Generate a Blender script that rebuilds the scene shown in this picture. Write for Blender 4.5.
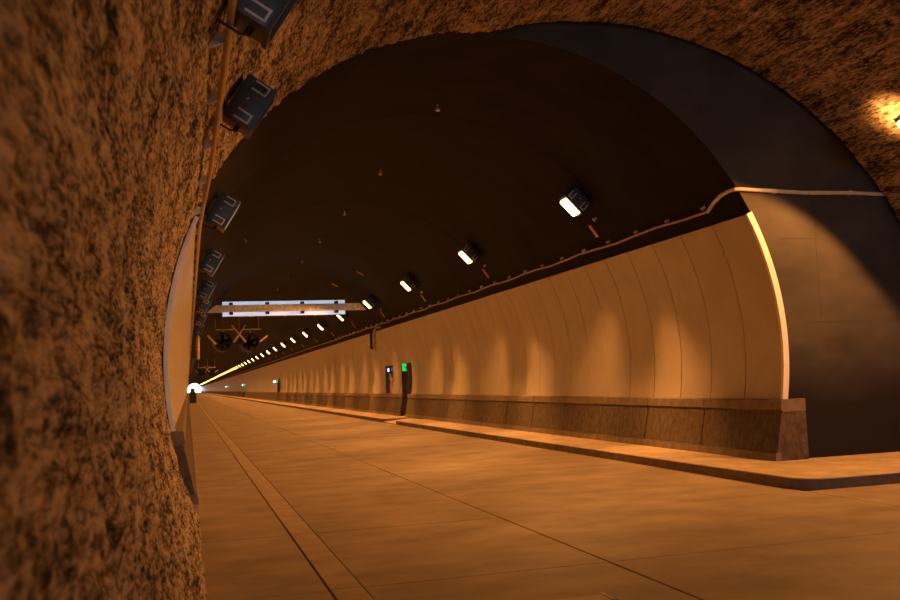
import bpy, bmesh, math, random
from mathutils import Vector, Matrix, noise
random.seed(7)
PI = math.pi
rad = math.radians
for o in list(bpy.data.objects): bpy.data.objects.remove(o)
scene = bpy.context.scene
C = scene.collection

# ------------------------------------------------------------------ camera, sky, exposure
CAMZ = 1.83
yaw, pitch, roll = rad(16.087), rad(4.985), rad(-2.342)
fw = Vector((math.sin(yaw)*math.cos(pitch), math.cos(yaw)*math.cos(pitch), math.sin(pitch)))
rt = Vector((math.cos(yaw), -math.sin(yaw), 0)); up = rt.cross(fw)
r2 = math.cos(roll)*rt + math.sin(roll)*up; u2 = math.cos(roll)*up - math.sin(roll)*rt
cam_d = bpy.data.cameras.new('camera'); cam = bpy.data.objects.new('camera', cam_d); C.objects.link(cam)
m = Matrix((r2, u2, -fw)).transposed().to_4x4(); m.translation = (0, 0, CAMZ)
cam.matrix_world = m
cam_d.sensor_width = 36; cam_d.lens = 917.1/900*36
cam_d.clip_start = 0.05; cam_d.clip_end = 2000
cam_d.dof.use_dof = True; cam_d.dof.focus_distance = 17; cam_d.dof.aperture_fstop = 3.2
scene.camera = cam

w = bpy.data.worlds.new('world'); scene.world = w; w.use_nodes = True
bg = w.node_tree.nodes['Background']
bg.inputs[0].default_value = (0.72, 0.86, 1.0, 1); bg.inputs[1].default_value = 12.0

vs = scene.view_settings
vs.view_transform = 'Standard'; vs.look = 'None'; vs.gamma = 1; vs.use_curve_mapping = False
vs.exposure = 0.0

SODIUM = (1.0, 0.37, 0.075)
P_MAIN, P_LOBE, P_LEFT_FILL, P_LAYBY = 1750, 1250, 90, 1800

# ------------------------------------------------------------------ constants of the place
XC, ZC, R = 5.027, 2.238, 5.3895          # tunnel bore
XO, ZO, RO = 7.0255, 1.022, 6.9313        # lay-by bore
D = 14.28                                  # lay-by end wall
YF, YB = 800.0, -62.0                      # far and rear portals
PAN0, PW = 14.30, 1.2                      # first cladding panel, pitch
A_TOP_R, A_TOP_L = rad(63.7), rad(-65.7)
Z_PAN = 1.245                              # underside of cladding = top of barrier
X_KERB, Z_WALK = 8.66, 0.17

# ------------------------------------------------------------------ materials
def mat(name, col, rough=0.6, metal=0.0, var=0.0, vscale=3.0, stretch=(1,1,1), bump=0.0, bscale=40.0, bdist=0.01,
        emit=None, estr=0.0, detail=6.0, col2=None, spec=0.5, bstretch=None, lo=.34, hi=.66):
    mm = bpy.data.materials.new(name); mm.use_nodes = True
    nt = mm.node_tree; N = nt.nodes; L = nt.links
    b = N['Principled BSDF']
    b.inputs['Base Color'].default_value = (*col, 1); b.inputs['Roughness'].default_value = rough
    b.inputs['Metallic'].default_value = metal; b.inputs['Specular IOR Level'].default_value = spec
    if emit:
        b.inputs['Emission Color'].default_value = (*emit, 1); b.inputs['Emission Strength'].default_value = estr
    if var or bump:
        tc = N.new('ShaderNodeNewGeometry')
        mp = N.new('ShaderNodeMapping'); mp.inputs['Scale'].default_value = stretch
        L.new(tc.outputs['Position'], mp.inputs[0])
    if var:
        n = N.new('ShaderNodeTexNoise'); n.inputs['Scale'].default_value = vscale; n.inputs['Detail'].default_value = detail
        n.inputs['Roughness'].default_value = 0.6
        L.new(mp.outputs[0], n.inputs[0])
        rp = N.new('ShaderNodeValToRGB')
        c2 = col2 or tuple(c*(1-var) for c in col)
        rp.color_ramp.elements[0].position = lo; rp.color_ramp.elements[0].color = (*c2, 1)
        rp.color_ramp.elements[1].position = hi; rp.color_ramp.elements[1].color = (*[min(1, c*(1+var*.5)) for c in col], 1)
        L.new(n.outputs[0], rp.inputs[0]); L.new(rp.outputs[0], b.inputs['Base Color'])
    if bump:
        mp2 = N.new('ShaderNodeMapping'); mp2.inputs['Scale'].default_value = bstretch or stretch
        L.new(tc.outputs['Position'], mp2.inputs[0])
        n2 = N.new('ShaderNodeTexNoise'); n2.inputs['Scale'].default_value = bscale; n2.inputs['Detail'].default_value = 6
        L.new(mp2.outputs[0], n2.inputs[0])
        bp = N.new('ShaderNodeBump'); bp.inputs['Strength'].default_value = bump; bp.inputs['Distance'].default_value = bdist
        L.new(n2.outputs[0], bp.inputs['Height']); L.new(bp.outputs[0], b.inputs['Normal'])
    return mm

M = {}
def rough_material():
    # coarse sprayed lining: long fibrous streaks along the bore, pores between them
    mm = bpy.data.materials.new('rough_lining'); mm.use_nodes = True
    nt = mm.node_tree; N = nt.nodes; L = nt.links; b = N['Principled BSDF']
    g = N.new('ShaderNodeNewGeometry')
    def nz(scale, stretch, detail):
        mp = N.new('ShaderNodeMapping'); mp.inputs['Scale'].default_value = stretch; L.new(g.outputs['Position'], mp.inputs[0])
        n = N.new('ShaderNodeTexNoise'); n.inputs['Scale'].default_value = scale; n.inputs['Detail'].default_value = detail; n.inputs['Roughness'].default_value = .62
        L.new(mp.outputs[0], n.inputs[0]); return n.outputs[0]
    fine = nz(29, (1, .24, 1), 8); streak = nz(7, (1, .10, 1), 4); blotch = nz(2.2, (1, .8, 1), 3)
    def mad(a, k, c):
        m_ = N.new('ShaderNodeMath'); m_.operation = 'MULTIPLY_ADD'; L.new(a, m_.inputs[0]); m_.inputs[1].default_value = k
        if isinstance(c, float): m_.inputs[2].default_value = c
        else: L.new(c, m_.inputs[2])
        return m_.outputs[0]
    f = mad(fine, .55, mad(streak, .30, mad(blotch, .25, -.05)))
    rp = N.new('ShaderNodeValToRGB'); L.new(f, rp.inputs[0])
    e = rp.color_ramp.elements
    e[0].position = .415; e[0].color = (.022, .018, .016, 1); e[1].position = .63; e[1].color = (.74, .60, .49, 1)
    q = e.new(.475); q.color = (.19, .15, .123, 1)
    q = e.new(.53); q.color = (.45, .355, .29, 1)
    L.new(rp.outputs[0], b.inputs['Base Color']); b.inputs['Roughness'].default_value = .9; b.inputs['Specular IOR Level'].default_value = .2
    bp = N.new('ShaderNodeBump'); bp.inputs['Strength'].default_value = 1; bp.inputs['Distance'].default_value = .09
    L.new(f, bp.inputs['Height']); L.new(bp.outputs[0], b.inputs['Normal'])
    return mm
M['rough'] = rough_material()
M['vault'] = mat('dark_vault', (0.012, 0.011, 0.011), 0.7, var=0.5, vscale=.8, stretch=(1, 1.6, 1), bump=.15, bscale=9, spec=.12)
M['cladding'] = mat('enamel_cladding', (0.56, 0.50, 0.43), 0.34, var=0.10, vscale=1.2)
M['trim'] = mat('white_trim', (0.93, 0.93, 0.95), 0.4, var=.08, vscale=4)
M['backing'] = mat('dark_backing', (0.03, 0.028, 0.027), 0.8, var=.2)
M['slab'] = mat('road_concrete', (0.36, 0.29, 0.225), 0.66, var=0.30, vscale=1.1, stretch=(.8, 1.1, 1), bump=.35, bscale=55, bdist=.004, bstretch=(.6, 3, 1))
M['strip'] = mat('gutter_concrete', (0.42, 0.335, 0.25), 0.6, var=0.22, vscale=2.2, bump=.2, bscale=60, bdist=.003)
M['patch'] = mat('patch_concrete', (0.40, 0.32, 0.245), 0.66, var=.25, vscale=2.5)
M['joint'] = mat('joint_bed', (0.03, 0.022, 0.018), 0.9, var=.3)
M['walk'] = mat('sidewalk_concrete', (0.58, 0.47, 0.36), 0.7, var=0.28, vscale=2.2, bump=.3, bscale=45, bdist=.004)
M['kerb_shade'] = mat('kerb_shade_concrete', (0.20, 0.155, 0.12), 0.8, var=.35, vscale=3, bump=.3, bscale=40, bdist=.004)  # darker than the walk to stand in for shade on the kerb
M['barrier'] = mat('exposed_aggregate', (0.125, 0.095, 0.07), 0.85, var=0.45, vscale=9, bump=.9, bscale=26, bdist=.02, stretch=(1, 1, .7))
M['cap'] = mat('smooth_concrete', (0.22, 0.17, 0.125), 0.7, var=0.3, vscale=5, bump=.25, bscale=50, bdist=.004)
M['housing'] = mat('lamp_housing', (0.055, 0.062, 0.072), 0.42, metal=.35, var=.25, vscale=9, bump=.1, bscale=60)
M['steel'] = mat('galvanised_steel', (0.90, 0.90, 0.90), 0.5, metal=.0, var=.35, vscale=7, bump=.1, bscale=30)
M['clip'] = mat('zinc_clip', (0.72, 0.72, 0.74), 0.5, metal=.0, var=.2)
M['conduit'] = mat('conduit', (0.55, 0.38, 0.26), 0.45, metal=.0, var=.25, vscale=6)
M['cable'] = mat('pale_cable', (0.80, 0.74, 0.64), 0.45, var=.2, vscale=5)
M['black'] = mat('black_metal', (0.018, 0.018, 0.02), 0.5, metal=.2, var=.3)
M['glass_lit'] = mat('lit_glass', (0.9, 0.8, 0.6), 0.3, emit=(1.0, .56, .17), estr=9, var=.05)
M['glass_off'] = mat('dark_glass', (0.05, 0.05, 0.05), 0.15, var=.1)
M['marker'] = mat('orange_marker', (0.75, 0.36, 0.16), 0.4, var=.15, vscale=8)
M['board'] = mat('lit_board', (0.8, 0.85, 0.95), 0.4, emit=(.62, .76, 1.0), estr=.62, var=.06, vscale=3)
M['exit'] = mat('exit_sign_face', (0.02, 0.5, 0.12), 0.4, emit=(0.01, 0.75, 0.13), estr=.9, var=.1)
M['whitelamp'] = mat('white_lamp', (0.8, 0.85, 1), 0.3, emit=(.65, .78, 1), estr=2.2, var=.02)
M['bluelamp'] = mat('blue_lamp', (0.2, 0.3, 0.8), 0.3, emit=(.25, .42, 1), estr=1.2, var=.02)
M['red'] = mat('red_paint', (0.45, 0.05, 0.04), 0.4, var=.1)
M['blue'] = mat('blue_paint', (0.06, 0.10, 0.42), 0.4, var=.1)
M['white'] = mat('white_paint', (0.7, 0.7, 0.72), 0.4, var=.08)
M['orange'] = mat('orange_paint', (0.75, 0.42, 0.12), 0.45, var=.1)
M['green_dark'] = mat('dark_green_paint', (0.02, 0.035, 0.025), 0.5, var=.2)
M['greybrown'] = mat('niche_lining', (0.10, 0.085, 0.075), 0.7, var=.25)
M['stud'] = mat('pale_stud', (0.75, 0.74, 0.7), 0.4, var=.1)

# end wall: dark board-marked concrete, with a darker band at its foot
def end_wall_material():
    mm = bpy.data.materials.new('end_wall_concrete'); mm.use_nodes = True
    nt = mm.node_tree; N = nt.nodes; L = nt.links; b = N['Principled BSDF']
    g = N.new('ShaderNodeNewGeometry'); sp = N.new('ShaderNodeSeparateXYZ'); L.new(g.outputs['Position'], sp.inputs[0])
    mp = N.new('ShaderNodeMapping'); mp.inputs['Scale'].default_value = (.7, 1, 1.1); L.new(g.outputs['Position'], mp.inputs[0])
    n = N.new('ShaderNodeTexNoise'); n.inputs['Scale'].default_value = 1.5; n.inputs['Detail'].default_value = 8; L.new(mp.outputs[0], n.inputs[0])
    rp = N.new('ShaderNodeValToRGB')
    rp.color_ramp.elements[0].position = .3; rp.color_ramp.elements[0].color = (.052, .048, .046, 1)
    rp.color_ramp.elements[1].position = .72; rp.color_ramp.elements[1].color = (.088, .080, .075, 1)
    L.new(n.outputs[0], rp.inputs[0])
    # darker band: soft noisy edge about 1.6 m above the road
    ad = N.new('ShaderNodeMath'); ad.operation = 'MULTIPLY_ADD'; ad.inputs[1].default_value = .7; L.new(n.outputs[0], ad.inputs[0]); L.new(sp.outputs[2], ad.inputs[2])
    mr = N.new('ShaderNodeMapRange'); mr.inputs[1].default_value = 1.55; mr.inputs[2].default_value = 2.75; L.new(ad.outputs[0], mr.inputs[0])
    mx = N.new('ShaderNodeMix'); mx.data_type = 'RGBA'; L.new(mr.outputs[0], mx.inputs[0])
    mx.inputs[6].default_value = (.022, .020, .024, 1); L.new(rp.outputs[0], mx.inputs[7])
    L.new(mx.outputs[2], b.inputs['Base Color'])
    b.inputs['Roughness'].default_value = .75; b.inputs['Specular IOR Level'].default_value = .15
    bp = N.new('ShaderNodeBump'); bp.inputs['Strength'].default_value = .35; bp.inputs['Distance'].default_value = .01
    L.new(n.outputs[0], bp.inputs['Height']); L.new(bp.outputs[0], b.inputs['Normal'])
    return mm
M['end'] = end_wall_material()

# ------------------------------------------------------------------ helpers
def mesh(name, verts, faces, smooth=False):
    me = bpy.data.meshes.new(name); me.from_pydata(verts, [], faces); me.update()
    bm = bmesh.new(); bm.from_mesh(me); bmesh.ops.recalc_face_normals(bm, faces=bm.faces); bm.to_mesh(me); bm.free()
    if smooth:
        for p in me.polygons: p.use_smooth = True
    return me
def obj(name, me, material=None, parent=None, loc=(0, 0, 0), rot=None):
    o = bpy.data.objects.new(name, me); C.objects.link(o)
    if material is not None and me is not None and not me.materials: me.materials.append(M[material])
    o.location = loc
    if rot: o.rotation_euler = rot
    if parent: o.parent = parent
    return o
def tag(o, label=None, cat=None, group=None, kind=None):
    if label: o['label'] = label
    if cat: o['category'] = cat
    if group: o['group'] = group
    if kind: o['kind'] = kind
    return o
def empty(name, loc=(0, 0, 0), rot=None):
    o = bpy.data.objects.new(name, None); C.objects.link(o); o.location = loc; o.empty_display_size = .1
    if rot: o.rotation_euler = rot
    return o
def copy_tree(o, parent=None):
    c = o.copy(); C.objects.link(c); c.parent = parent
    for ch in list(o.children): copy_tree(ch, c)
    return c
class B:
    def __init__(s): s.bm = bmesh.new()
    def box(s, x0, x1, y0, y1, z0, z1, bevel=0, mtx=None):
        r = bmesh.ops.create_cube(s.bm, size=1)
        for v in r['verts']:
            v.co = Vector(((x0+x1)/2 + v.co.x*(x1-x0), (y0+y1)/2 + v.co.y*(y1-y0), (z0+z1)/2 + v.co.z*(z1-z0)))
            if mtx: v.co = mtx @ v.co
        if bevel:
            es = list({e for v in r['verts'] for e in v.link_edges})
            bmesh.ops.bevel(s.bm, geom=es, offset=bevel, segments=2, affect='EDGES', profile=.6)
        return s
    def cyl(s, p, q, r, n=12, r2=None, cap=True):
        p, q = Vector(p), Vector(q); d = q-p
        rot = d.to_track_quat('Z', 'Y').to_matrix().to_4x4()
        bmesh.ops.create_cone(s.bm, cap_ends=cap, segments=n, radius1=r, radius2=r if r2 is None else r2, depth=d.length,
                              matrix=Matrix.Translation((p+q)/2) @ rot)
        return s
    def tube(s, pts, r, n=8):
        rings = []
        pts = [Vector(p) for p in pts]
        for i, p in enumerate(pts):
            t = (pts[min(i+1, len(pts)-1)]-pts[max(i-1, 0)]).normalized()
            a = t.orthogonal() if abs(t.z) > .95 else t.cross(Vector((0, 0, 1)))
            a.normalize(); b = t.cross(a)
            rings.append([s.bm.verts.new(p + r*(math.cos(k*2*PI/n)*a + math.sin(k*2*PI/n)*b)) for k in range(n)])
        for u, v in zip(rings, rings[1:]):
            for k in range(n): s.bm.faces.new((u[k], u[(k+1) % n], v[(k+1) % n], v[k]))
        s.bm.faces.new(rings[0]); s.bm.faces.new(rings[-1])
        return s
    def prism(s, prof, y0, y1):           # profile in (x, z), extruded along y
        a = [s.bm.verts.new((x, y0, z)) for x, z in prof]; b = [s.bm.verts.new((x, y1, z)) for x, z in prof]
        n = len(prof)
        for i in range(n): s.bm.faces.new((a[i], a[(i+1) % n], b[(i+1) % n], b[i]))
        s.bm.faces.new(a); s.bm.faces.new(b)
        return s
    def plan(s, prof, z0, z1):            # outline in (x, y), extruded along z
        a = [s.bm.verts.new((x, y, z0)) for x, y in prof]; b = [s.bm.verts.new((x, y, z1)) for x, y in prof]
        n = len(prof)
        for i in range(n): s.bm.faces.new((a[i], a[(i+1) % n], b[(i+1) % n], b[i]))
        s.bm.faces.new(a); s.bm.faces.new(b)
        return s
    def mesh(s, name, smooth=False):
        bmesh.ops.recalc_face_normals(s.bm, faces=s.bm.faces)
        me = bpy.data.meshes.new(name); s.bm.to_mesh(me); s.bm.free()
        if smooth:
            for p in me.polygons: p.use_smooth = True
            try: me.set_sharp_from_angle(angle=rad(40))
            except Exception: pass
        return me
    def build(s, name, material, parent=None, loc=(0, 0, 0), rot=None, smooth=False):
        return obj(name, s.mesh(name, smooth), material, parent, loc, rot)

def pt(a, r=R, xc=XC, zc=ZC): return (xc + r*math.sin(a), zc + r*math.cos(a))
def ang_z(z, side, r=R):       # angle on the bore where the height is z
    return side*math.acos(max(-1, min(1, (z-ZC)/r)))
def arc_solid(name, r0, r1, a0, a1, y0, y1, n, smooth=True):
    V, Fc = [], []
    for i in range(n+1):
        a = a0+(a1-a0)*i/n
        for r, y in ((r0, y0), (r0, y1), (r1, y1), (r1, y0)):
            x, z = pt(a, r); V.append((x, y, z))
    for i in range(n):
        for k in range(4):
            p, q = i*4+k, i*4+(k+1) % 4
            Fc.append((p, q, q+4, p+4))
    Fc += [(0, 1, 2, 3), tuple(n*4+k for k in range(4))]
    me = mesh(name, V, Fc)
    if smooth:
        for p in me.polygons: p.use_smooth = True
        me.set_sharp_from_angle(angle=rad(30))
    return me

# ------------------------------------------------------------------ floor
floor = B().box(-.3, 14.6, YB-30, 1000, -.4, -.045).build('floor', 'joint')
tag(floor, 'brown concrete road floor of the tunnel laid in large slabs', kind='structure')
TJ = [-11.28+3.28*k for k in range(30)]
lanes = [(0.02, 1.185), (1.50, 3.925), (3.937, X_KERB)]
slab_me = {}
def slab(x0, x1, y0, y1, top=0.0, name='concrete_slab', material='slab', drop=0):
    key = (round(x0, 3), round(x1, 3), round(y1-y0, 3), top, material)
    if key not in slab_me:
        slab_me[key] = B().box(x0+.004, x1-.004, .005, y1-y0-.005, -.045, top, bevel=.006).mesh(name)
    return obj(name, slab_me[key], material, floor, (0, y0, drop))
for (x0, x1) in lanes:
    for a, b in zip(TJ, TJ[1:]):
        slab(x0, x1, a, b, drop=random.uniform(-.003, .001))
    slab(x0, x1, YB-28, TJ[0]); slab(x0, x1, TJ[-1], 990)
for a, b in zip(TJ, TJ[1:]):
    if b < 12: slab(X_KERB, 13.95, a, b, drop=random.uniform(-.003, .001))
slab(X_KERB, 13.95, YB-28, TJ[0])
for a, b in zip(TJ, TJ[1:]): slab(1.195, 1.49, a, b, .006, 'gutter_strip', 'strip')
slab(1.195, 1.49, TJ[-1], 990, .006, 'gutter_strip', 'strip'); slab(1.195, 1.49, YB-28, TJ[0], .006, 'gutter_strip', 'strip')
B().box(2.42, 3.70, 23.45, 24.35, -.02, .005, bevel=.004).build('repair_patch', 'patch', floor)

# sidewalk with rounded corner, dropped kerb at the doorway
def walk_outline(y_end):
    p = [(X_KERB, y_end), (X_KERB, 12.15)]
    for k in range(1, 8):
        a = PI + k/8*PI/2
        p.append((X_KERB+.45+.45*math.cos(a), 12.13+.45*math.sin(a)))
    p += [(X_KERB+.47, 11.68), (13.98, 11.68), (13.98, D+.05), (10.3, D+.05), (10.3, y_end)]
    return p
sw = B().plan(walk_outline(39.3), -.04, Z_WALK).build('sidewalk', 'walk')
bv = sw.modifiers.new('edge', 'BEVEL'); bv.width = .02; bv.segments = 2; bv.limit_method = 'ANGLE'; bv.angle_limit = rad(60); bv.material = 0
tag(sw, 'raised concrete sidewalk with a rounded kerb corner along the right wall', kind='structure')
B().box(X_KERB, 10.3, 42.1, 990, -.04, Z_WALK, bevel=.02).build('sidewalk_run', 'walk', sw)
rb = B(); V = [rb.bm.verts.new(v) for v in [(X_KERB, 39.3, -.04), (10.3, 39.3, -.04), (10.3, 39.3, Z_WALK), (X_KERB, 39.3, .03), (X_KERB, 42.1, -.04), (10.3, 42.1, -.04), (10.3, 42.1, Z_WALK), (X_KERB, 42.1, .03)]]
for f in ((0, 1, 2, 3), (4, 5, 6, 7), (0, 1, 5, 4), (1, 2, 6, 5), (2, 3, 7, 6), (3, 0, 4, 7)): rb.bm.faces.new([V[i] for i in f])
rb.build('dropped_kerb', 'walk', sw)
for o in [sw]+list(sw.children):           # shade on the kerb faces put into a darker material
    o.data.materials.append(M['kerb_shade'])
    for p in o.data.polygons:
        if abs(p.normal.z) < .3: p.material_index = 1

# ------------------------------------------------------------------ rough lay-by lining (near section)
# profile: bore on the left, then the wider lay-by bore; s runs from left foot to right foot
def bore_hit(a):               # radial distance from bore centre to the union of both circles
    dx, dz = math.sin(a), math.cos(a)
    ex, ez = XC-XO, ZC-ZO
    b = ex*dx+ez*dz; c = ex*ex+ez*ez-RO*RO
    return max(R, -b+math.sqrt(b*b-c))
a_l = -math.acos((-.08-ZC)/R)
prof = []
a = a_l
STEP = .035
while True:
    r = bore_hit(a); x, z = XC+r*math.sin(a), ZC+r*math.cos(a)
    if a > 0 and z < -.05: break
    prof.append((x, z, math.sin(a), math.cos(a)))
    a += (STEP if a < 0 else .075)/r
def lining(name, y0, y1, dy, rough):
    ny = int(round((y1-y0)/dy)); V = []
    for j in range(ny+1):
        y = y0+(y1-y0)*j/ny
        for (x, z, nx, nz) in prof:
            d = 0
            if rough:
                q = Vector((x*9, y*4.2, z*9)); q2 = Vector((x*2.2, y*.9, z*2.2))
                d = .026*noise.noise(q) + .017*noise.noise(q*2.7) + .018*noise.noise(q2)
                d = max(-.045, min(.035, d))
            V.append((x+d*nx, y, z+d*nz))
    n = len(prof)
    Fc = [(j*n+i, j*n+i+1, (j+1)*n+i+1, (j+1)*n+i) for j in range(ny) for i in range(n-1)]
    me = bpy.data.meshes.new(name); me.from_pydata(V, [], Fc); me.update()
    for p in me.polygons: p.use_smooth = True
    return me
near = obj('wall_near', lining('wall_near', 1.2, D-.10, .055, True), 'rough')
tag(near, 'rough brown textured lining of the near lay-by, walls and vault', kind='structure')
V = [(x+.4*nx, y, z+.4*nz) for y in (YB, D+.012) for (x, z, nx, nz) in prof[::8]]; n_ = len(prof[::8])
obj('leak_shell', mesh('leak_shell', V, [(i, i+1, n_+i+1, n_+i) for i in range(n_-1)]), 'joint', near)  # added shell that blocks sky light leaking in at the lining edges
obj('lining_section', lining('lining_section', YB, 1.2, 1.3, False), 'rough', near)

# ------------------------------------------------------------------ end wall of the lay-by (crescent)
def cross_angle():
    a = -1.2
    while bore_hit(a) <= R+1e-4: a += .001
    return a
aL_ = -math.acos((-.06-ZC)/R)
a_c = cross_angle(); a_e = math.acos((-.06-ZC)/R)
n = 96; V = []; Fc = []
for i in range(n+1):
    t = i/n
    ai = a_c+(a_e-a_c)*t; xi, zi = pt(ai)
    r = bore_hit(ai)
    xo, zo = XC+(r+.6)*math.sin(ai), ZC+(r+.6)*math.cos(ai)
    if i == n: xo, zo = 14.5, zi
    elif zo < -.06: xo, zo = xo, -.06
    for (x, z, y) in ((xi, zi, D), (xo, zo, D), (xo, zo, D+.018), (xi, zi, D+.018)): V.append((x, y, z))
for i in range(n):
    for k in range(4):
        p, q = i*4+k, i*4+(k+1) % 4
        Fc.append((p, q, q+4, p+4))
Fc += [(0, 1, 2, 3), tuple(n*4+k for k in range(4))]
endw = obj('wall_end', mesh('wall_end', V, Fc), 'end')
tag(endw, 'dark crescent-shaped concrete end wall where the lay-by narrows', kind='structure')
for (x0, x1, z) in ((10.85, 13.3, 2.62), (10.45, 13.3, 4.16)):
    B().box(x0, x1, D-.006, D+.01, z, z+.018).build('formwork_ridge', 'end', endw)
B().box(11.19, 11.205, D-.005, D+.01, 2.7, 4.9).build('formwork_ridge', 'end', endw)

# shadow groove between the rough lining and the end wall; smooth strip where the bore runs straight on
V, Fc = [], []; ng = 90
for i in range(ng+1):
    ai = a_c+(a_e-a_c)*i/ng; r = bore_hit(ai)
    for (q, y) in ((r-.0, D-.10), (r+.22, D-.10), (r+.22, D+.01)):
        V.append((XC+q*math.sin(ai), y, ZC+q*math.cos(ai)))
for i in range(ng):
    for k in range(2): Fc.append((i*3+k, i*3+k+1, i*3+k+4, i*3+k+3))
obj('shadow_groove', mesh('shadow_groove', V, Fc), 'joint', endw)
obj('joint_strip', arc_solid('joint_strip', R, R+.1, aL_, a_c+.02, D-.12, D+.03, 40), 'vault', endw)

# ------------------------------------------------------------------ bore: dark vault in cast segments
aL, aR = -math.acos((-.06-ZC)/R), math.acos((-.06-ZC)/R)
def vault_segment(length):
    V, Fc = [], []; na = 72; ch, dp = .018, .014
    rows = [(0, R+.35), (0, R+dp), (ch, R), (length-ch, R), (length, R+dp), (length, R+.35)]
    for i in range(na+1):
        a = aL+(aR-aL)*i/na
        for y, r in rows:
            x, z = pt(a, r); V.append((x, y, z))
    k = len(rows)
    for i in range(na):
        for j in range(k):
            p, q = i*k+j, i*k+(j+1) % k
            Fc.append((p, q, q+k, p+k))
    Fc += [tuple(range(k)), tuple(na*k+j for j in range(k))]
    me = mesh('vault_segment', V, Fc)
    for p in me.polygons: p.use_smooth = True
    me.set_sharp_from_angle(angle=rad(20))
    return me
first = 18.9-D-.02
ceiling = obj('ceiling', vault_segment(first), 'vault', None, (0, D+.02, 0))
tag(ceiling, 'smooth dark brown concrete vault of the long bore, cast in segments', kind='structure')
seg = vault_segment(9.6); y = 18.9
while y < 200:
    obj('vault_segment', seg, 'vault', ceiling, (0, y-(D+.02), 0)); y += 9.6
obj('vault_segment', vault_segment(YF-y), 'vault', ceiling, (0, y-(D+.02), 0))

# ------------------------------------------------------------------ cladding on both walls
aBR, aBL = ang_z(Z_PAN, 1, R-.05), ang_z(Z_PAN, -1, R-.05)
wr = obj('wall_right', arc_solid('wall_right', R-.012, R+.05, A_TOP_R+.004, aBR, D+.1, YF, 24), 'backing')
tag(wr, 'tall curved right wall clad in beige enamel panels', kind='structure')
wl = obj('wall_left', arc_solid('wall_left', R-.012, R+.05, A_TOP_L-.004, aBL, D+.1, YF, 24), 'backing')
tag(wl, 'curved left wall clad in glossy panels beyond the rough lining', kind='structure')
pan_cache = {}
def panel(parent, y0, y1, a0, a1, name='cladding_panel'):
    key = (round(y1-y0, 3), round(a0, 4), round(a1, 4))
    if key not in pan_cache:
        pan_cache[key] = arc_solid(name, R-.052, R-.016, a0, a1, .012, y1-y0-.012, 20)
    return obj(name, pan_cache[key], 'cladding', parent, (0, y0, 0))
Y_PAN_END = 134.3
DOORS = [43.1, 109.1]                       # doorway starts (one panel wide)
NICHE = [(47.2, 48.95)]
Z_DOOR = 2.73
a_door = ang_z(Z_DOOR, 1, R-.05)
k = 0
while PAN0+k*PW < Y_PAN_END-.01:
    y0, y1 = PAN0+k*PW, PAN0+(k+1)*PW
    panel(wl, y0, y1, A_TOP_L, aBL)
    if any(abs(y0-d) < .3 for d in DOORS):
        panel(wr, y0, y1, A_TOP_R, a_door)
    else:
        nn = [q for q in NICHE if y0 < q[1] and y1 > q[0]]
        if nn:
            q = nn[0]; panel(wr, y0, y1, A_TOP_R, a_door)
            if y0 < q[0]-.02: panel(wr, y0, q[0], a_door+.003, aBR)
            if y1 > q[1]+.02: panel(wr, q[1], y1, a_door+.003, aBR)
        else: panel(wr, y0, y1, A_TOP_R, aBR)
    k += 1
DOOR_Y = [PAN0+PW*round((d-PAN0)/PW) for d in DOORS]
# the rest of both walls, panels too small to pick apart
def far_run(parent, a0, a1):
    bm = bmesh.new(); y = PAN0+k*PW
    me0 = arc_solid('tmp', R-.052, R-.016, a0, a1, .0075, PW-.0075, 10)
    V, Fc = [], []
    vv = [v.co.copy() for v in me0.vertices]; ff = [tuple(p.vertices) for p in me0.polygons]
    while y < YF-PW:
        o = len(V); V += [(c.x, c.y+y, c.z) for c in vv]; Fc += [tuple(i+o for i in f) for f in ff]; y += PW
    bm.free(); bpy.data.meshes.remove(me0)
    me = bpy.data.meshes.new('far_cladding'); me.from_pydata(V, [], Fc); me.update()
    for p in me.polygons: p.use_smooth = True
    me.set_sharp_from_angle(angle=rad(30))
    tag(obj('far_cladding', me, 'cladding', parent), kind='stuff')
far_run(wr, A_TOP_R, aBR); far_run(wl, A_TOP_L, aBL)
# white edge strips that finish the first panels
t1 = obj('trim_1', arc_solid('trim_1', R-.115, R+.0, A_TOP_R-.004, aBR, D-.045, D+.02, 40), 'trim')
tag(t1, 'white edge strip finishing the right wall panels', kind='structure')
t2 = obj('trim_2', arc_solid('trim_2', R-.085, R-.02, A_TOP_L+.004, aBL, D-.045, D+.02, 40), 'trim')
tag(t2, 'pale edge strip finishing the left wall panels', kind='structure')

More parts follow.
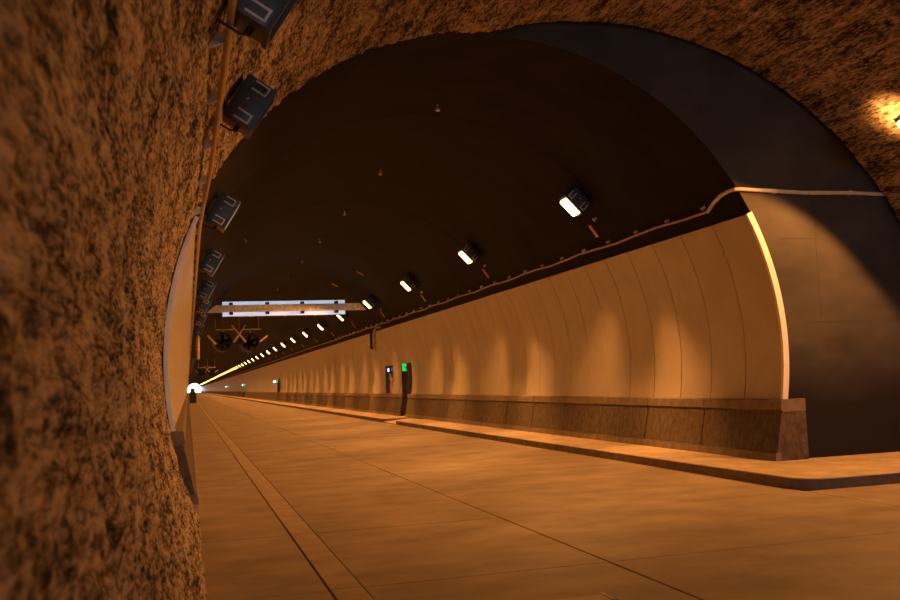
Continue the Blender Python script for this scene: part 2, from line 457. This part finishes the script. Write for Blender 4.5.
# ------------------------------------------------------------------ concrete barriers at the wall feet
# face profile (x, z) for the right side; left side is mirrored about the bore axis
def mirror(p): return [(2*XC-x, z) for x, z in p]
BODY = [(9.96, .16), (9.945, .30), (9.975, .315), (10.13, 1.035), (10.62, 1.035), (10.62, .16)]
TOE = [(9.925, .165), (9.945, .30), (9.985, .315), (10.05, .315), (10.05, .165)]
CAP = [(10.165, 1.03), (10.105, 1.07), (10.125, Z_PAN-.015), (10.14, Z_PAN), (10.62, Z_PAN), (10.62, 1.03)]
def rough_block(prof2, length):
    # subdivided front so the cast face can be uneven
    b = B().prism(prof2, 0.012, length-.012); bm = b.bm
    return b.mesh('barrier_block')
blk = {}
def barrier(name, label, left):
    root = empty(name, (XC, D, 0)); tag(root, label, kind='structure')
    def lay(y0, y1):
        key = (left, round(y1-y0, 3))
        if key not in blk:
            f = mirror if left else (lambda p: p)
            L = y1-y0
            blk[key] = (B().prism(f(BODY), .02, L-.02).mesh('barrier_block'), B().prism(f(CAP), .012, L-.012).mesh('cap'), B().prism(f(TOE), .012, L-.012).mesh('toe'))
        a, c, t = blk[key]
        o = obj('barrier_block', a, 'barrier', root, (-XC, y0-D, 0))
        obj('cap', c, 'cap', o); obj('toe', t, 'cap', o)
    ys = [D-.14]+[16.7+2.4*i for i in range(50)]
    for y0, y1 in zip(ys, ys[1:]):
        cut = [d for d in DOOR_Y if y0 < d+PW-.01 and y1 > d+.01] if not left else []
        if not cut: lay(y0, y1)
        else:
            d = cut[0]
            if d-y0 > .1: lay(y0, d)
            if y1-(d+PW) > .1: lay(d+PW, y1)
    lay(ys[-1], YF)
    return root
barrier('wall_barrier_right', 'low battered concrete barrier under the right wall panels', False)
barrier('wall_barrier_left', 'low battered concrete barrier at the foot of the left wall', True)
slab_fill = B().box(-.3, .12, D-.14, YF, -.04, .165).build('kerb_fill', 'walk', sw)

# ------------------------------------------------------------------ doorways and emergency niche
for i, d in enumerate(DOOR_Y):
    g = B()
    x0, x1, y0, y1, zt = 10.13, 11.6, d+.01, d+PW-.01, Z_DOOR+.01
    g.box(x1, x1+.06, y0, y1, Z_WALK, zt); g.box(x0, x1, y0-.0, y0+.04, Z_WALK, zt); g.box(x0, x1, y1-.04, y1, Z_WALK, zt)
    g.box(x0+.1, x1, y0, y1, zt-.05, zt)
    rc = g.build('door_%d' % (i+1), 'greybrown')
    tag(rc, ['dark doorway recess through the right wall under the nearest green sign', 'dark doorway recess far down the right wall'][i], kind='structure')
    lf = B().box(x1-.06, x1-.005, y0+.06, y1-.06, Z_WALK, 2.4, bevel=.01).build('door_leaf', 'black', rc)
    B().box(x1-.10, x1-.06, y0+.18, y0+.22, 1.1, 1.3, bevel=.008).build('handle', 'steel', lf)
# cut the vault and backing behind the openings (real holes)
def cut(target_objs, x0, x1, y0, y1, z0, z1):
    c = B().box(x0, x1, y0, y1, z0, z1).build('cutter', 'black')
    bpy.context.view_layer.update()
    dg = bpy.context.evaluated_depsgraph_get()
    for o in target_objs:
        if o.data.users > 1: o.data = o.data.copy()
        md = o.modifiers.new('opening', 'BOOLEAN'); md.object = c; md.operation = 'DIFFERENCE'; md.solver = 'EXACT'
        bpy.context.view_layer.update()
        dg = bpy.context.evaluated_depsgraph_get()
        me = bpy.data.meshes.new_from_object(o.evaluated_get(dg))
        o.modifiers.clear(); o.data = me
    bpy.data.objects.remove(c)
def segs_at(y0, y1):
    r = []
    for o in [ceiling]+list(ceiling.children):
        yy = o.location.y+(0 if o == ceiling else D+.02)
        L = first if o == ceiling else 9.6
        if yy < y1 and yy+L > y0: r.append(o)
    return r
for d in DOOR_Y: cut(segs_at(d, d+PW)+[wr], 9.6, 11.58, d+.02, d+PW-.02, .1, Z_DOOR)
for q in NICHE: cut(segs_at(*q)+[wr], 10.0, 10.8, q[0]+.02, q[1]-.02, Z_PAN+.01, Z_DOOR)

q0, q1 = NICHE[0]
nb = B()
nb.box(10.74, 10.80, q0, q1, Z_PAN, Z_DOOR); nb.box(10.30, 10.76, q0, q0+.035, Z_PAN, Z_DOOR); nb.box(10.30, 10.76, q1-.035, q1, Z_PAN, Z_DOOR)
nb.box(10.34, 10.76, q0, q1, Z_DOOR-.04, Z_DOOR); nb.box(10.30, 10.76, q0, q1, Z_PAN, Z_PAN+.03)
niche = nb.build('emergency_niche', 'blue')
tag(niche, 'blue-lined emergency niche set into the right wall past the doorway', 'niche')
ph = empty('emergency_phone', (10.5, q0+.45, Z_PAN+.03)); tag(ph, 'orange emergency phone cabinet standing in the wall niche', 'phone')
B().box(-.16, .16, -.26, .26, 0, .82, bevel=.02).build('cabinet_body', 'orange', ph)
B().box(-.175, -.155, -.21, .21, .08, .74, bevel=.006).build('door', 'orange', ph)
B().box(-.2, -.17, -.05, .05, .5, .62, bevel=.006).build('handset_cover', 'black', ph)
ex = empty('fire_extinguisher', (10.5, q1-.4, Z_PAN+.03)); tag(ex, 'red fire extinguisher beside the orange phone cabinet', 'extinguisher')
B().cyl((0, 0, 0), (0, 0, .5), .085, 16).cyl((0, 0, .5), (0, 0, .58), .085, 16, .03).build('cylinder', 'red', ex, smooth=True)
B().cyl((0, 0, .58), (0, 0, .66), .025, 10).box(-.09, .03, -.012, .012, .64, .675).build('valve', 'black', ex)
B().tube([(-.03, 0, .64), (-.12, 0, .55), (-.13, 0, .3), (-.11, 0, .2)], .012, 6).build('hose', 'black', ex)
pl = B().box(10.44, 10.47, q1-.75, q1-.28, 1.98, 2.3, bevel=.006).build('red_white_plate', 'white'); tag(pl, 'white instruction plate with red panel in the niche', 'sign')
B().box(10.432, 10.44, q1-.70, q1-.45, 2.03, 2.25).build('red_field', 'red', pl)
for (yy, mm, nm, lb) in ((q1-.45, 'whitelamp', 'niche_lamp', 'white lamp glowing at the top of the emergency niche'), (q0+.28, 'bluelamp', 'niche_lamp', 'blue lamp glowing at the top of the emergency niche')):
    e = empty(nm, (10.42, yy, 2.5)); tag(e, lb, 'lamp')
    B().box(-.03, .06, -.17, .17, -.11, .11, bevel=.015).build('housing', 'black', e)
    B().box(-.05, -.028, -.14, .14, -.09, .09, bevel=.008).build('lens', mm, e)

# green exit signs that stick out from the wall, and the small lamps beside the far ones
def exit_sign(y, z, label, far):
    x, _ = pt(ang_z(z, 1, R-.06), R-.06)
    e = empty('exit_sign', (x, y, z)); tag(e, label, 'exit sign', 'green exit signs along the right wall')
    cs = B().box(-.44, -.04, -.04, .04, -.20, .20, bevel=.012).build('case', 'housing', e)
    B().box(-.42, -.06, -.046, -.038, -.18, .18).build('face', 'exit', cs)
    B().box(-.06, .05, -.02, .02, -.04, .04).build('bracket', 'steel', e)
    # running-figure door mark kept as a plain pale arrow bar
    B().box(-.28, -.20, -.05, -.045, -.07, .05).build('pictogram', 'white', cs)
    return e
exit_sign(43.25, 2.53, 'green exit sign over the doorway, nearest one', False)
for y, lb in ((109.6, 'green exit sign far along the right wall, second from the doorway'), (177, 'tiny green exit sign, third from the doorway'), (247, 'tiniest green exit sign near the white glow')):
    exit_sign(y, 2.5, lb, True)
for y, lb in ((112.5, 'pale blue wall lamp beside the second exit sign'), (179.8, 'pale blue wall lamp beside the third exit sign'), (262, 'pale blue wall lamp nearest the white glow')):
    x, _ = pt(ang_z(2.5, 1, R-.06), R-.06)
    e = empty('wall_lamp', (x, y, 2.5)); tag(e, lb, 'lamp')
    B().box(-.5, .03, -.06, .06, -.14, .14, bevel=.02).build('housing', 'housing', e)
    B().box(-.48, -.05, -.075, -.055, -.12, .12).build('lens', 'whitelamp', e)

# ------------------------------------------------------------------ luminaires
def luminaire_parts(root, lit, sx=1):
    hs = B().box(-.28, .28, -.19, .19, -.40, -.06, bevel=.03).build('housing', 'housing', root, smooth=True)
    fr = B()
    for (x0, x1, y0, y1) in ((-.29, .29, -.20, -.165), (-.29, .29, .165, .20), (-.29, -.245, -.165, .165), (.245, .29, -.165, .165)):
        fr.box(x0, x1, y0, y1, -.43, -.385)
    fr.build('rim', 'housing', root)
    if sx > 0: B().box(-.24, .24, -.16, .16, -.50, -.39, bevel=.05).build('glass', 'glass_lit', root, smooth=True)
    else: B().box(-.245, .245, -.165, .165, -.404, -.392).build('glass', 'glass_lit' if lit else 'glass_off', root)
    for x in (-.19, .19):
        l = B()
        for u in (-.05, .05): l.box(x+u-.009, x+u+.009, -.207, -.188, -.36, -.18)
        l.box(x-.059, x+.059, -.212, -.195, -.365, -.345)
        l.build('latch', 'clip', hs)
    for x in (-.17, .17):
        B().box(x-.025, x+.025, -.03, .03, -.14, .03).build('mount', 'black', root)
    B().cyl((sx*.28, 0, -.27), (sx*.34, 0, -.27), .03, 10).tube([(sx*.33, .0, -.27), (sx*.36, .0, -.22), (sx*.365, .0, -.1), (sx*.365, 0, .02)], .012, 6).build('cable_gland', 'black', root)
    B().cyl((0, -.19, -.20), (0, -.26, -.22), .01, 6).build('stay', 'steel', root)

def spot(parent, name, energy, size_deg, blend, aim, loc, radius=.12):
    # aim: world direction
    L = bpy.data.lights.new(name, 'SPOT'); L.energy = energy; L.color = SODIUM
    L.spot_size = rad(size_deg); L.spot_blend = blend; L.shadow_soft_size = radius
    o = bpy.data.objects.new(name, L); C.objects.link(o)
    q = Vector(aim).to_track_quat('-Z', 'Y')
    o.parent = parent
    pm = Matrix.Translation(parent.location) @ parent.rotation_euler.to_matrix().to_4x4()
    o.matrix_local = pm.inverted() @ (Matrix.Translation(loc) @ q.to_matrix().to_4x4())
    return o

ORD = ['nearest', 'second', 'third', 'fourth', 'fifth', 'sixth', 'seventh', 'eighth', 'ninth', 'tenth', 'eleventh', 'twelfth']
RL0, RLP = 19.35, 8.36
A_RL = rad(45.6)
lit = empty('tunnel_lamp', (0, 0, 0)); luminaire_parts(lit, True)
def place_lit(y, a, r, xc, zc, label, group, copy=True):
    o = copy_tree(lit) if copy else lit
    x, z = pt(a, r, xc, zc)
    o.location = (x, y, z); o.rotation_euler = (0, a, 0)
    tag(o, label, 'lamp', group)
    gx, gz = pt(a, r-.53, xc, zc)
    return o, (gx, y, gz)
lamps = []
for i in range(78):
    y = RL0+RLP*i
    lb = ('lit sodium lamp on the right vault, %s inside the bore' % ORD[i]) if i < 12 else 'distant lit lamp in the golden line of lamps far down the bore'
    o, g = place_lit(y, A_RL, R, XC, ZC, lb, 'lit lamps along the right vault', True)
    if i > 11:                              # too small in view to show fittings
        for c in list(o.children):
            for g2 in list(c.children): bpy.data.objects.remove(g2)
            if not c.name.startswith(('housing', 'glass', 'rim')): bpy.data.objects.remove(c)
    lamps.append((o, g))
    if i < 18:
        spot(o, 'beam', P_MAIN, 128, .3, (-.58, 0, -.81), g)
        for dy in (-1.7, 3.5):
            spot(o, 'wall_beam', P_LOBE, 42, 1.0, Vector((10.02, y+dy, .3))-Vector(g), g, .05)
    else: (spot(o, 'beam', P_MAIN*2, 128, .3, (-.58, 0, -.81), g) if i % 2 == 0 else None)
# lay-by lamps on the wide vault
for i, (y, lb) in enumerate(((12.15, 'glaring lit lamp on the rough vault at the right picture edge'), (3.9, 'lit lamp on the lay-by vault above the road'), (-4.5, 'lit lamp on the rear lay-by vault'))):
    a = math.atan2(11.9-XO, 1.0) if False else rad(44.6)
    o, g = place_lit(y, a, RO, XO, ZO, lb, 'lit lamps along the lay-by vault', i != 2)
    spot(o, 'beam', P_LAYBY if i == 0 else P_LAYBY*.05, 130, .16, (-.5, 0, -.87), g)
    if i < 2: spot(o, 'cross_fill', 1600 if i == 0 else 1100, 56, .7, (-.97, 0, -.26), g)  # extra spots added to brighten the rough left wall
    if i == 0:                              # stray spot added to put the lamp's lens glow on the vault
        sx_, sz_ = pt(a-.02, RO-.40, XO, ZO)
        spot(o, 'halo', 120, 120, .8, (math.sin(a), .12, math.cos(a)), (sx_, y+.48, sz_), .05)
lit = None

# left luminaires, seen from behind; those in the bore shine as added fill
left_lum = empty('vault_lamp', (0, 0, 0)); luminaire_parts(left_lum, True, -1)
ll = [(7.25, -58.3), (10.5, -56.8), (16.2, -58.8), (22.0, -60.0), (27.9, -60.4), (33.2, -60.7), (39.2, -60.8)]+[(45.1+5.9*k, -60.8) for k in range(18)]
names = ['dark lamp housing cut by the top picture edge, on the rough left vault', 'dark lamp housing with two latches on the rough left vault, casting a shadow',
         'dark lamp housing beside the left conduit, nearest one inside the bore', 'dark lamp housing on the left vault, second inside the bore',
         'dark lamp housing on the left vault, just above the gantry beam end', 'dark lamp housing level with the gantry beam end', 'dark lamp housing just below the gantry beam end']
for i, (y, a) in enumerate(ll):
    if i >= len(names): names.append('dark far lamp on the left vault beyond the gantry beam')
    o = left_lum if i == 0 else copy_tree(src)
    if i == 0: src = copy_tree(left_lum)
    rr = R+.11; x, z = pt(rad(a), R); o.location = (x, y, z); o.rotation_euler = (0, rad(a), 0)
    tag(o, names[i], 'lamp', 'lamps on the left vault, seen from behind')
    if i < 2:
        for c in o.children:
            if c.name.startswith('glass'): c.data = c.data.copy(); c.data.materials[0] = M['glass_off']
    if i > 1:
        gx, gz = pt(rad(a), R-.47); spot(o, 'beam', P_LEFT_FILL, 150, .7, (.66, 0, -.75), (gx, y, gz))  # fill beam added to brighten the upper right wall

for c in list(src.children_recursive): bpy.data.objects.remove(c)
bpy.data.objects.remove(src)
# orange reflector plates and their small studs beside each lit lamp
mk = B().box(-.17, .17, -.055, .055, -.035, -.005, bevel=.004).mesh('marker_plate')
for i in range(12):
    a = rad(55.7); x, z = pt(a)
    o = obj('marker_plate', mk, 'marker', None, (x, RL0+RLP*i+.72, z), (0, a, 0))
    tag(o, ('small orange plate on the vault below the %s lit lamp' % ORD[i]), 'plate', 'orange marker plates')
me_j = B().cyl((0, 0, .02), (0, 0, -.07), .03, 10).cyl((0, 0, -.07), (0, 0, -.085), .045, 10).mesh('junction_stud')
for i in range(5):
    a = rad(52.8); x, z = pt(a)
    tag(obj('junction_stud', me_j, 'clip', None, (x, RL0+RLP*i+.25, z), (0, a, 0)), 'small grey stud between the %s lit lamp and its orange plate' % ORD[i], 'stud', 'grey studs by the lamps')
me_s = B().cyl((0, 0, .02), (0, 0, -.10), .016, 8).cyl((0, 0, -.10), (0, 0, -.15), .05, 12).mesh('crown_stud')
for i in range(7):
    a = rad(1.2); x, z = pt(a)
    tag(obj('crown_stud', me_s, 'stud', None, (x, 18.15+6.0*i, z), (0, a, 0)), 'small pale stud on the crown of the dark vault, %s in the row' % ORD[i], 'stud', 'pale studs along the crown')
a = rad(-37.3); x, z = pt(a)
tag(obj('crown_stud', me_s, 'stud', None, (x, 29.1, z), (0, a, 0)), 'lone pale stud on the left vault right of the unlit lamps', 'stud')
for (a, y) in ((rad(30), 41.5), (rad(27), 47.5)):
    x, z = pt(a); tag(obj('marker_plate', mk, 'marker', None, (x, y, z), (0, a, 0)), 'small orange plate high on the vault %s' % ('above the gantry board end' if y < 45 else 'just behind the gantry board end'), 'plate', 'orange marker plates')

# ------------------------------------------------------------------ conduits
# right: follows the vault above the panels, then swings up and level across the end wall
cr = empty('cable_conduit', (9.65, D, 4.8)); tag(cr, 'pale cable running over the end wall and along the right vault', 'cable')
pts = [(13.75, D-.05, 5.0), (13.0, D-.05, 5.005), (12.0, D-.05, 5.02), (11.0, D-.05, 5.005), (10.3, D-.05, 5.03), (9.9, D-.05, 5.04), (9.66, D-.05, 5.05), (9.55, D-.02, 5.05), (9.52, D+.12, 5.05), (9.52, D+.4, 5.02), (9.55, D+.7, 4.94)]
def rp_(a, r, y): x, z = pt(rad(a), r); return (x, y, z)
pts2 = []
y = D+1.1
while y < YF-5:
    pts2.append(rp_(60.4+.25*math.sin(y*1.7), R-.06, y)); y += 1.0 if y < 60 else 8
def rel(ps, o): return [tuple(Vector(p)-o.location) for p in ps]
B().tube(rel(pts+pts2[:1], cr), .036, 8).build('end_wall_run', 'cable', cr, smooth=True)
B().tube(rel(pts2, cr), .027, 8).build('vault_run', 'conduit', cr, smooth=True)
clip = B().box(-.03, .03, -.02, .02, -.095, .0, bevel=.004).mesh('clip')
for i in range(34):
    y = D+1.2+1.4*i; x, z = pt(rad(59.6)); obj('clip', clip, 'clip', cr, tuple(Vector((x, y, z))-cr.location), (0, rad(59.6), 0))
for x in (10.35, 12.0, 13.2): B().box(x-.03, x+.03, D-.085, D+.005, 4.985, 5.06, bevel=.005).build('clip', 'clip', cr, tuple(-cr.location))
# left
cl = empty('cable_conduit', (.3, 8, 4.7)); tag(cl, 'brown conduit on wedge brackets along the left vault', 'conduit')
path = [(1.5, -61.2), (4, -61.3), (6.9, -61.7), (8.7, -61.9), (10.3, -62.3), (11.8, -62.7), (13.0, -63.5), (13.9, -64.6), (14.6, -65.0), (15.5, -65.3), (17, -65.4), (22, -65.4), (40, -65.5), (150, -65.5)]
B().tube(rel([rp_(a, R-.10, y) for y, a in path], cl), .030, 8).build('pipe', 'conduit', cl, smooth=True)
wedge = B(); Vw = [wedge.bm.verts.new(v) for v in [(-.20, -.012, .03), (.05, -.012, .02), (.05, -.012, -.13), (-.02, -.012, -.13), (-.20, .012, .03), (.05, .012, .02), (.05, .012, -.13), (-.02, .012, -.13)]]
for f in ((0, 1, 2, 3), (4, 5, 6, 7), (0, 1, 5, 4), (1, 2, 6, 5), (2, 3, 7, 6), (3, 0, 4, 7)): wedge.bm.faces.new([Vw[i] for i in f])
for v in Vw: v.co.x *= .8; v.co.z *= .85
wedge = wedge.mesh('bracket')
def ang_at(y):
    for (y0, a0), (y1, a1) in zip(path, path[1:]):
        if y0 <= y <= y1: return a0+(a1-a0)*(y-y0)/(y1-y0)
    return path[-1][1]
for y in [4.5, 6.1, 7.66, 9.2, 10.9, 12.5, 14.05]+[15.6+1.5*i for i in range(26)]:
    a = rad(ang_at(y)); x, z = pt(a, R-.0); obj('bracket', wedge, 'clip', cl, tuple(Vector((x, y, z))-cl.location), (0, a, 0))

# ------------------------------------------------------------------ gantry beam with luminous board
GY = 45.9; GZ = 5.735
gb = empty('gantry_beam', (4.85, GY, GZ)); tag(gb, 'galvanised box beam spanning the bore below the crown', 'beam')
b = B()
xl0, xl1, xr0, xr1 = .95, 1.35, 8.75, 8.45
Vb = [b.bm.verts.new(v) for v in [(xl0, GY-.16, GZ-.17), (xr0, GY-.16, GZ-.17), (xr1, GY-.16, GZ+.17), (xl1, GY-.16, GZ+.17), (xl0, GY+.16, GZ-.17), (xr0, GY+.16, GZ-.17), (xr1, GY+.16, GZ+.17), (xl1, GY+.16, GZ+.17)]]
for v in Vb: v.co -= gb.location
for f in ((0, 1, 2, 3), (4, 5, 6, 7), (0, 1, 5, 4), (1, 2, 6, 5), (2, 3, 7, 6), (3, 0, 4, 7)): b.bm.faces.new([Vb[i] for i in f])
b.build('beam_box', 'steel', gb)
L_ = -gb.location
B().tube([(1.3, GY, GZ), (.85, GY, GZ+.1)], .09, 8).build('end_mount', 'black', gb, tuple(L_))
B().tube([(8.5, GY, GZ), (9.2, GY, GZ)], .09, 8).build('end_mount', 'black', gb, tuple(L_))
sb = empty('sign_board', (4.7, GY+.2, GZ)); tag(sb, 'long bluish-white glowing board mounted behind the gantry beam', 'sign')
L_ = Vector((-4.7, -(GY+.2), -GZ))
B().box(1.58, 7.8, GY+.16, GY+.30, GZ-.39, GZ+.39, bevel=.01).build('casing', 'housing', sb, tuple(L_))
B().box(1.68, 7.72, GY+.145, GY+.165, GZ-.36, GZ+.36).build('panel_face', 'board', sb, tuple(L_))
for px in (2.08, 3.83, 5.55, 7.25):
    for s in (-1, 1):
        B().box(px-.09, px+.09, GY-.17, GY+.17, GZ+s*.235-.06, GZ+s*.235+.06, bevel=.01).build('clamp', 'black', gb, tuple(-gb.location))
for px in (3.0, 3.15, 4.7, 6.2, 7.5):
    B().box(px-.05, px+.05, GY+.1, GY+.16, GZ-.40, GZ-.34).build('screw_plate', 'steel', sb, tuple(L_))

# ------------------------------------------------------------------ jet fans
def fan(x, y, z, r, label, group):
    e = empty('jet_fan', (x, y, z)); tag(e, label, 'fan', group)
    bm = bmesh.new(); n = 28
    ys = [(-1.6, r*1.02), (-1.5, r*.97), (-.5, r*.94), (.5, r*.94), (1.5, r*.97), (1.6, r*1.02)]
    out, inn = [], []
    for yy, q in ys: out.append([bm.verts.new((q*math.cos(k*2*PI/n), yy, q*math.sin(k*2*PI/n))) for k in range(n)])
    for yy, q in ys: inn.append([bm.verts.new((q*.88*math.cos(k*2*PI/n), yy, q*.88*math.sin(k*2*PI/n))) for k in range(n)])
    for rings in (out, inn):
        for u, v in zip(rings, rings[1:]):
            for k in range(n): bm.faces.new((u[k], u[(k+1) % n], v[(k+1) % n], v[k]))
    for i in (0, -1):
        for k in range(n): bm.faces.new((out[i][k], out[i][(k+1) % n], inn[i][(k+1) % n], inn[i][k]))
    s = B(); s.bm.free(); s.bm = bm; s.build('casing', 'black', e, smooth=True)
    hub = B().cyl((0, -.9, 0), (0, .9, 0), r*.28, 16).cyl((0, -1.2, 0), (0, -.9, 0), .03, 16, r*.28).build('hub', 'housing', e, smooth=True)
    for k in range(6):
        mt = Matrix.Rotation(k*PI/3, 4, 'Y') @ Matrix.Rotation(rad(35), 4, 'X')
        B().box(-.09, .09, -.02, .02, r*.2, r*.84, mtx=Matrix.Rotation(k*PI/3, 4, 'Y') @ Matrix.Rotation(rad(30), 4, 'Z')).build('blade', 'housing', hub)
    return e
def fan_set(y, tagn):
    s = y/65.0; f = 1
    fan(2.33, y, 5.01, .62, 'round dark jet fan, left of the %s pair' % tagn, '%s pair of jet fans' % tagn)
    fan(4.12, y, 4.96, .62, 'round dark jet fan, right of the %s pair' % tagn, '%s pair of jet fans' % tagn)
    e = empty('fan_support', (3.3, y, 5.85)); tag(e, 'bracket frame with crossed struts carrying the %s pair of jet fans' % tagn, 'bracket')
    for nm, p, q, w_ in (('crossbar', (-1.4, -1.2, 0), (-.25, -1.2, 0), .05), ('crossbar', (.35, -1.2, -.02), (1.55, -1.2, -.02), .05), ('hanger', (-1.45, -1.2, 0), (-1.47, -1.2, .95), .035), ('hanger', (1.4, -1.2, 0), (1.4, -1.2, 1.65), .035), ('hanger', (0.1, -1.2, 0), (0.1, -1.2, 1.6), .03),
                         ('strut', (-.42, -1.75, .25), (.5, -1.75, -.9), .06), ('strut', (.5, -1.75, .25), (-.3, -1.75, -.9), .06), ('strut', (-2.0, -1.75, -.4), (-1.45, -1.75, -1.0), .07), ('strut', (1.4, -1.75, -.9), (1.95, -1.75, -.5), .07),
                         ('saddle', (-1.0, -1.2, 0), (-1.0, -1.2, -.3), .04), ('saddle', (.85, -1.2, 0), (.85, -1.2, -.3), .04)):
        B().cyl(p, q, w_, 8).build(nm, 'steel' if nm in ('crossbar',) else 'conduit', e)
fan_set(65, 'nearer'); fan_set(172, 'farther')

# ------------------------------------------------------------------ hanging brackets by both cables
def hanger(x, y, ztop, zbot, side, label):
    e = empty('drop_pipe', (x, y, ztop)); tag(e, label, 'pipe')
    B().tube([(side*.34, 0, .10), (side*.16, 0, .10), (side*.05, 0, .06), (0, 0, -.04), (0, 0, -(ztop-zbot))], .07, 10).build('pipe', 'conduit', e, smooth=True)
    B().box(-.25, -.13, -.05, .05, -(ztop-zbot)+.08, -.1, bevel=.01).build('back_plate', 'black', e)
    B().box(-.22, .0, -.02, .02, -(ztop-zbot)+.15, -(ztop-zbot)+.2).build('tie', 'black', e)
hanger(9.45, 47.3, 4.66, 3.52, 1, 'bent pipe hanging from the right cable below the gantry beam')
hanger(.50, 45.5, 4.62, 3.3, -1, 'bent pipe hanging by the left conduit beside the jet fans')

# ------------------------------------------------------------------ small things on the floor
cb = empty('dark_object', (.66, 140, 0)); tag(cb, 'dark green upright object by the left wall before the white glow', 'cabinet')  # simple boxes for an unidentified dark object
B().box(-.5, .5, -.4, .4, 0, 1.62, bevel=.03).build('cabinet_body', 'green_dark', cb)
B().box(-.36, .36, -.3, .3, 1.62, 2.2, bevel=.04).build('upper_box', 'greybrown', cb)
B().box(-.44, .44, -.415, -.39, .15, 1.5, bevel=.01).build('door', 'green_dark', cb)
mc = empty('manhole_cover', (2.9, 6.9, 0)); tag(mc, 'pale rectangular cover plate in the road at the bottom picture edge', 'cover')
B().box(-.42, .37, -.35, .27, -.03, .012, bevel=.008).build('plate', 'strip', mc)
B().box(.385, .43, -.35, .33, -.03, .006).build('slot', 'black', mc)
lt = B().box(-.09, .09, -.05, .05, 0, .03, bevel=.012).build('paper_scrap', 'stud', None, (2.75, 36.5, 0), (0, 0, .4)); tag(lt, 'tiny pale paper scrap lying on the road mid lane', 'scrap')
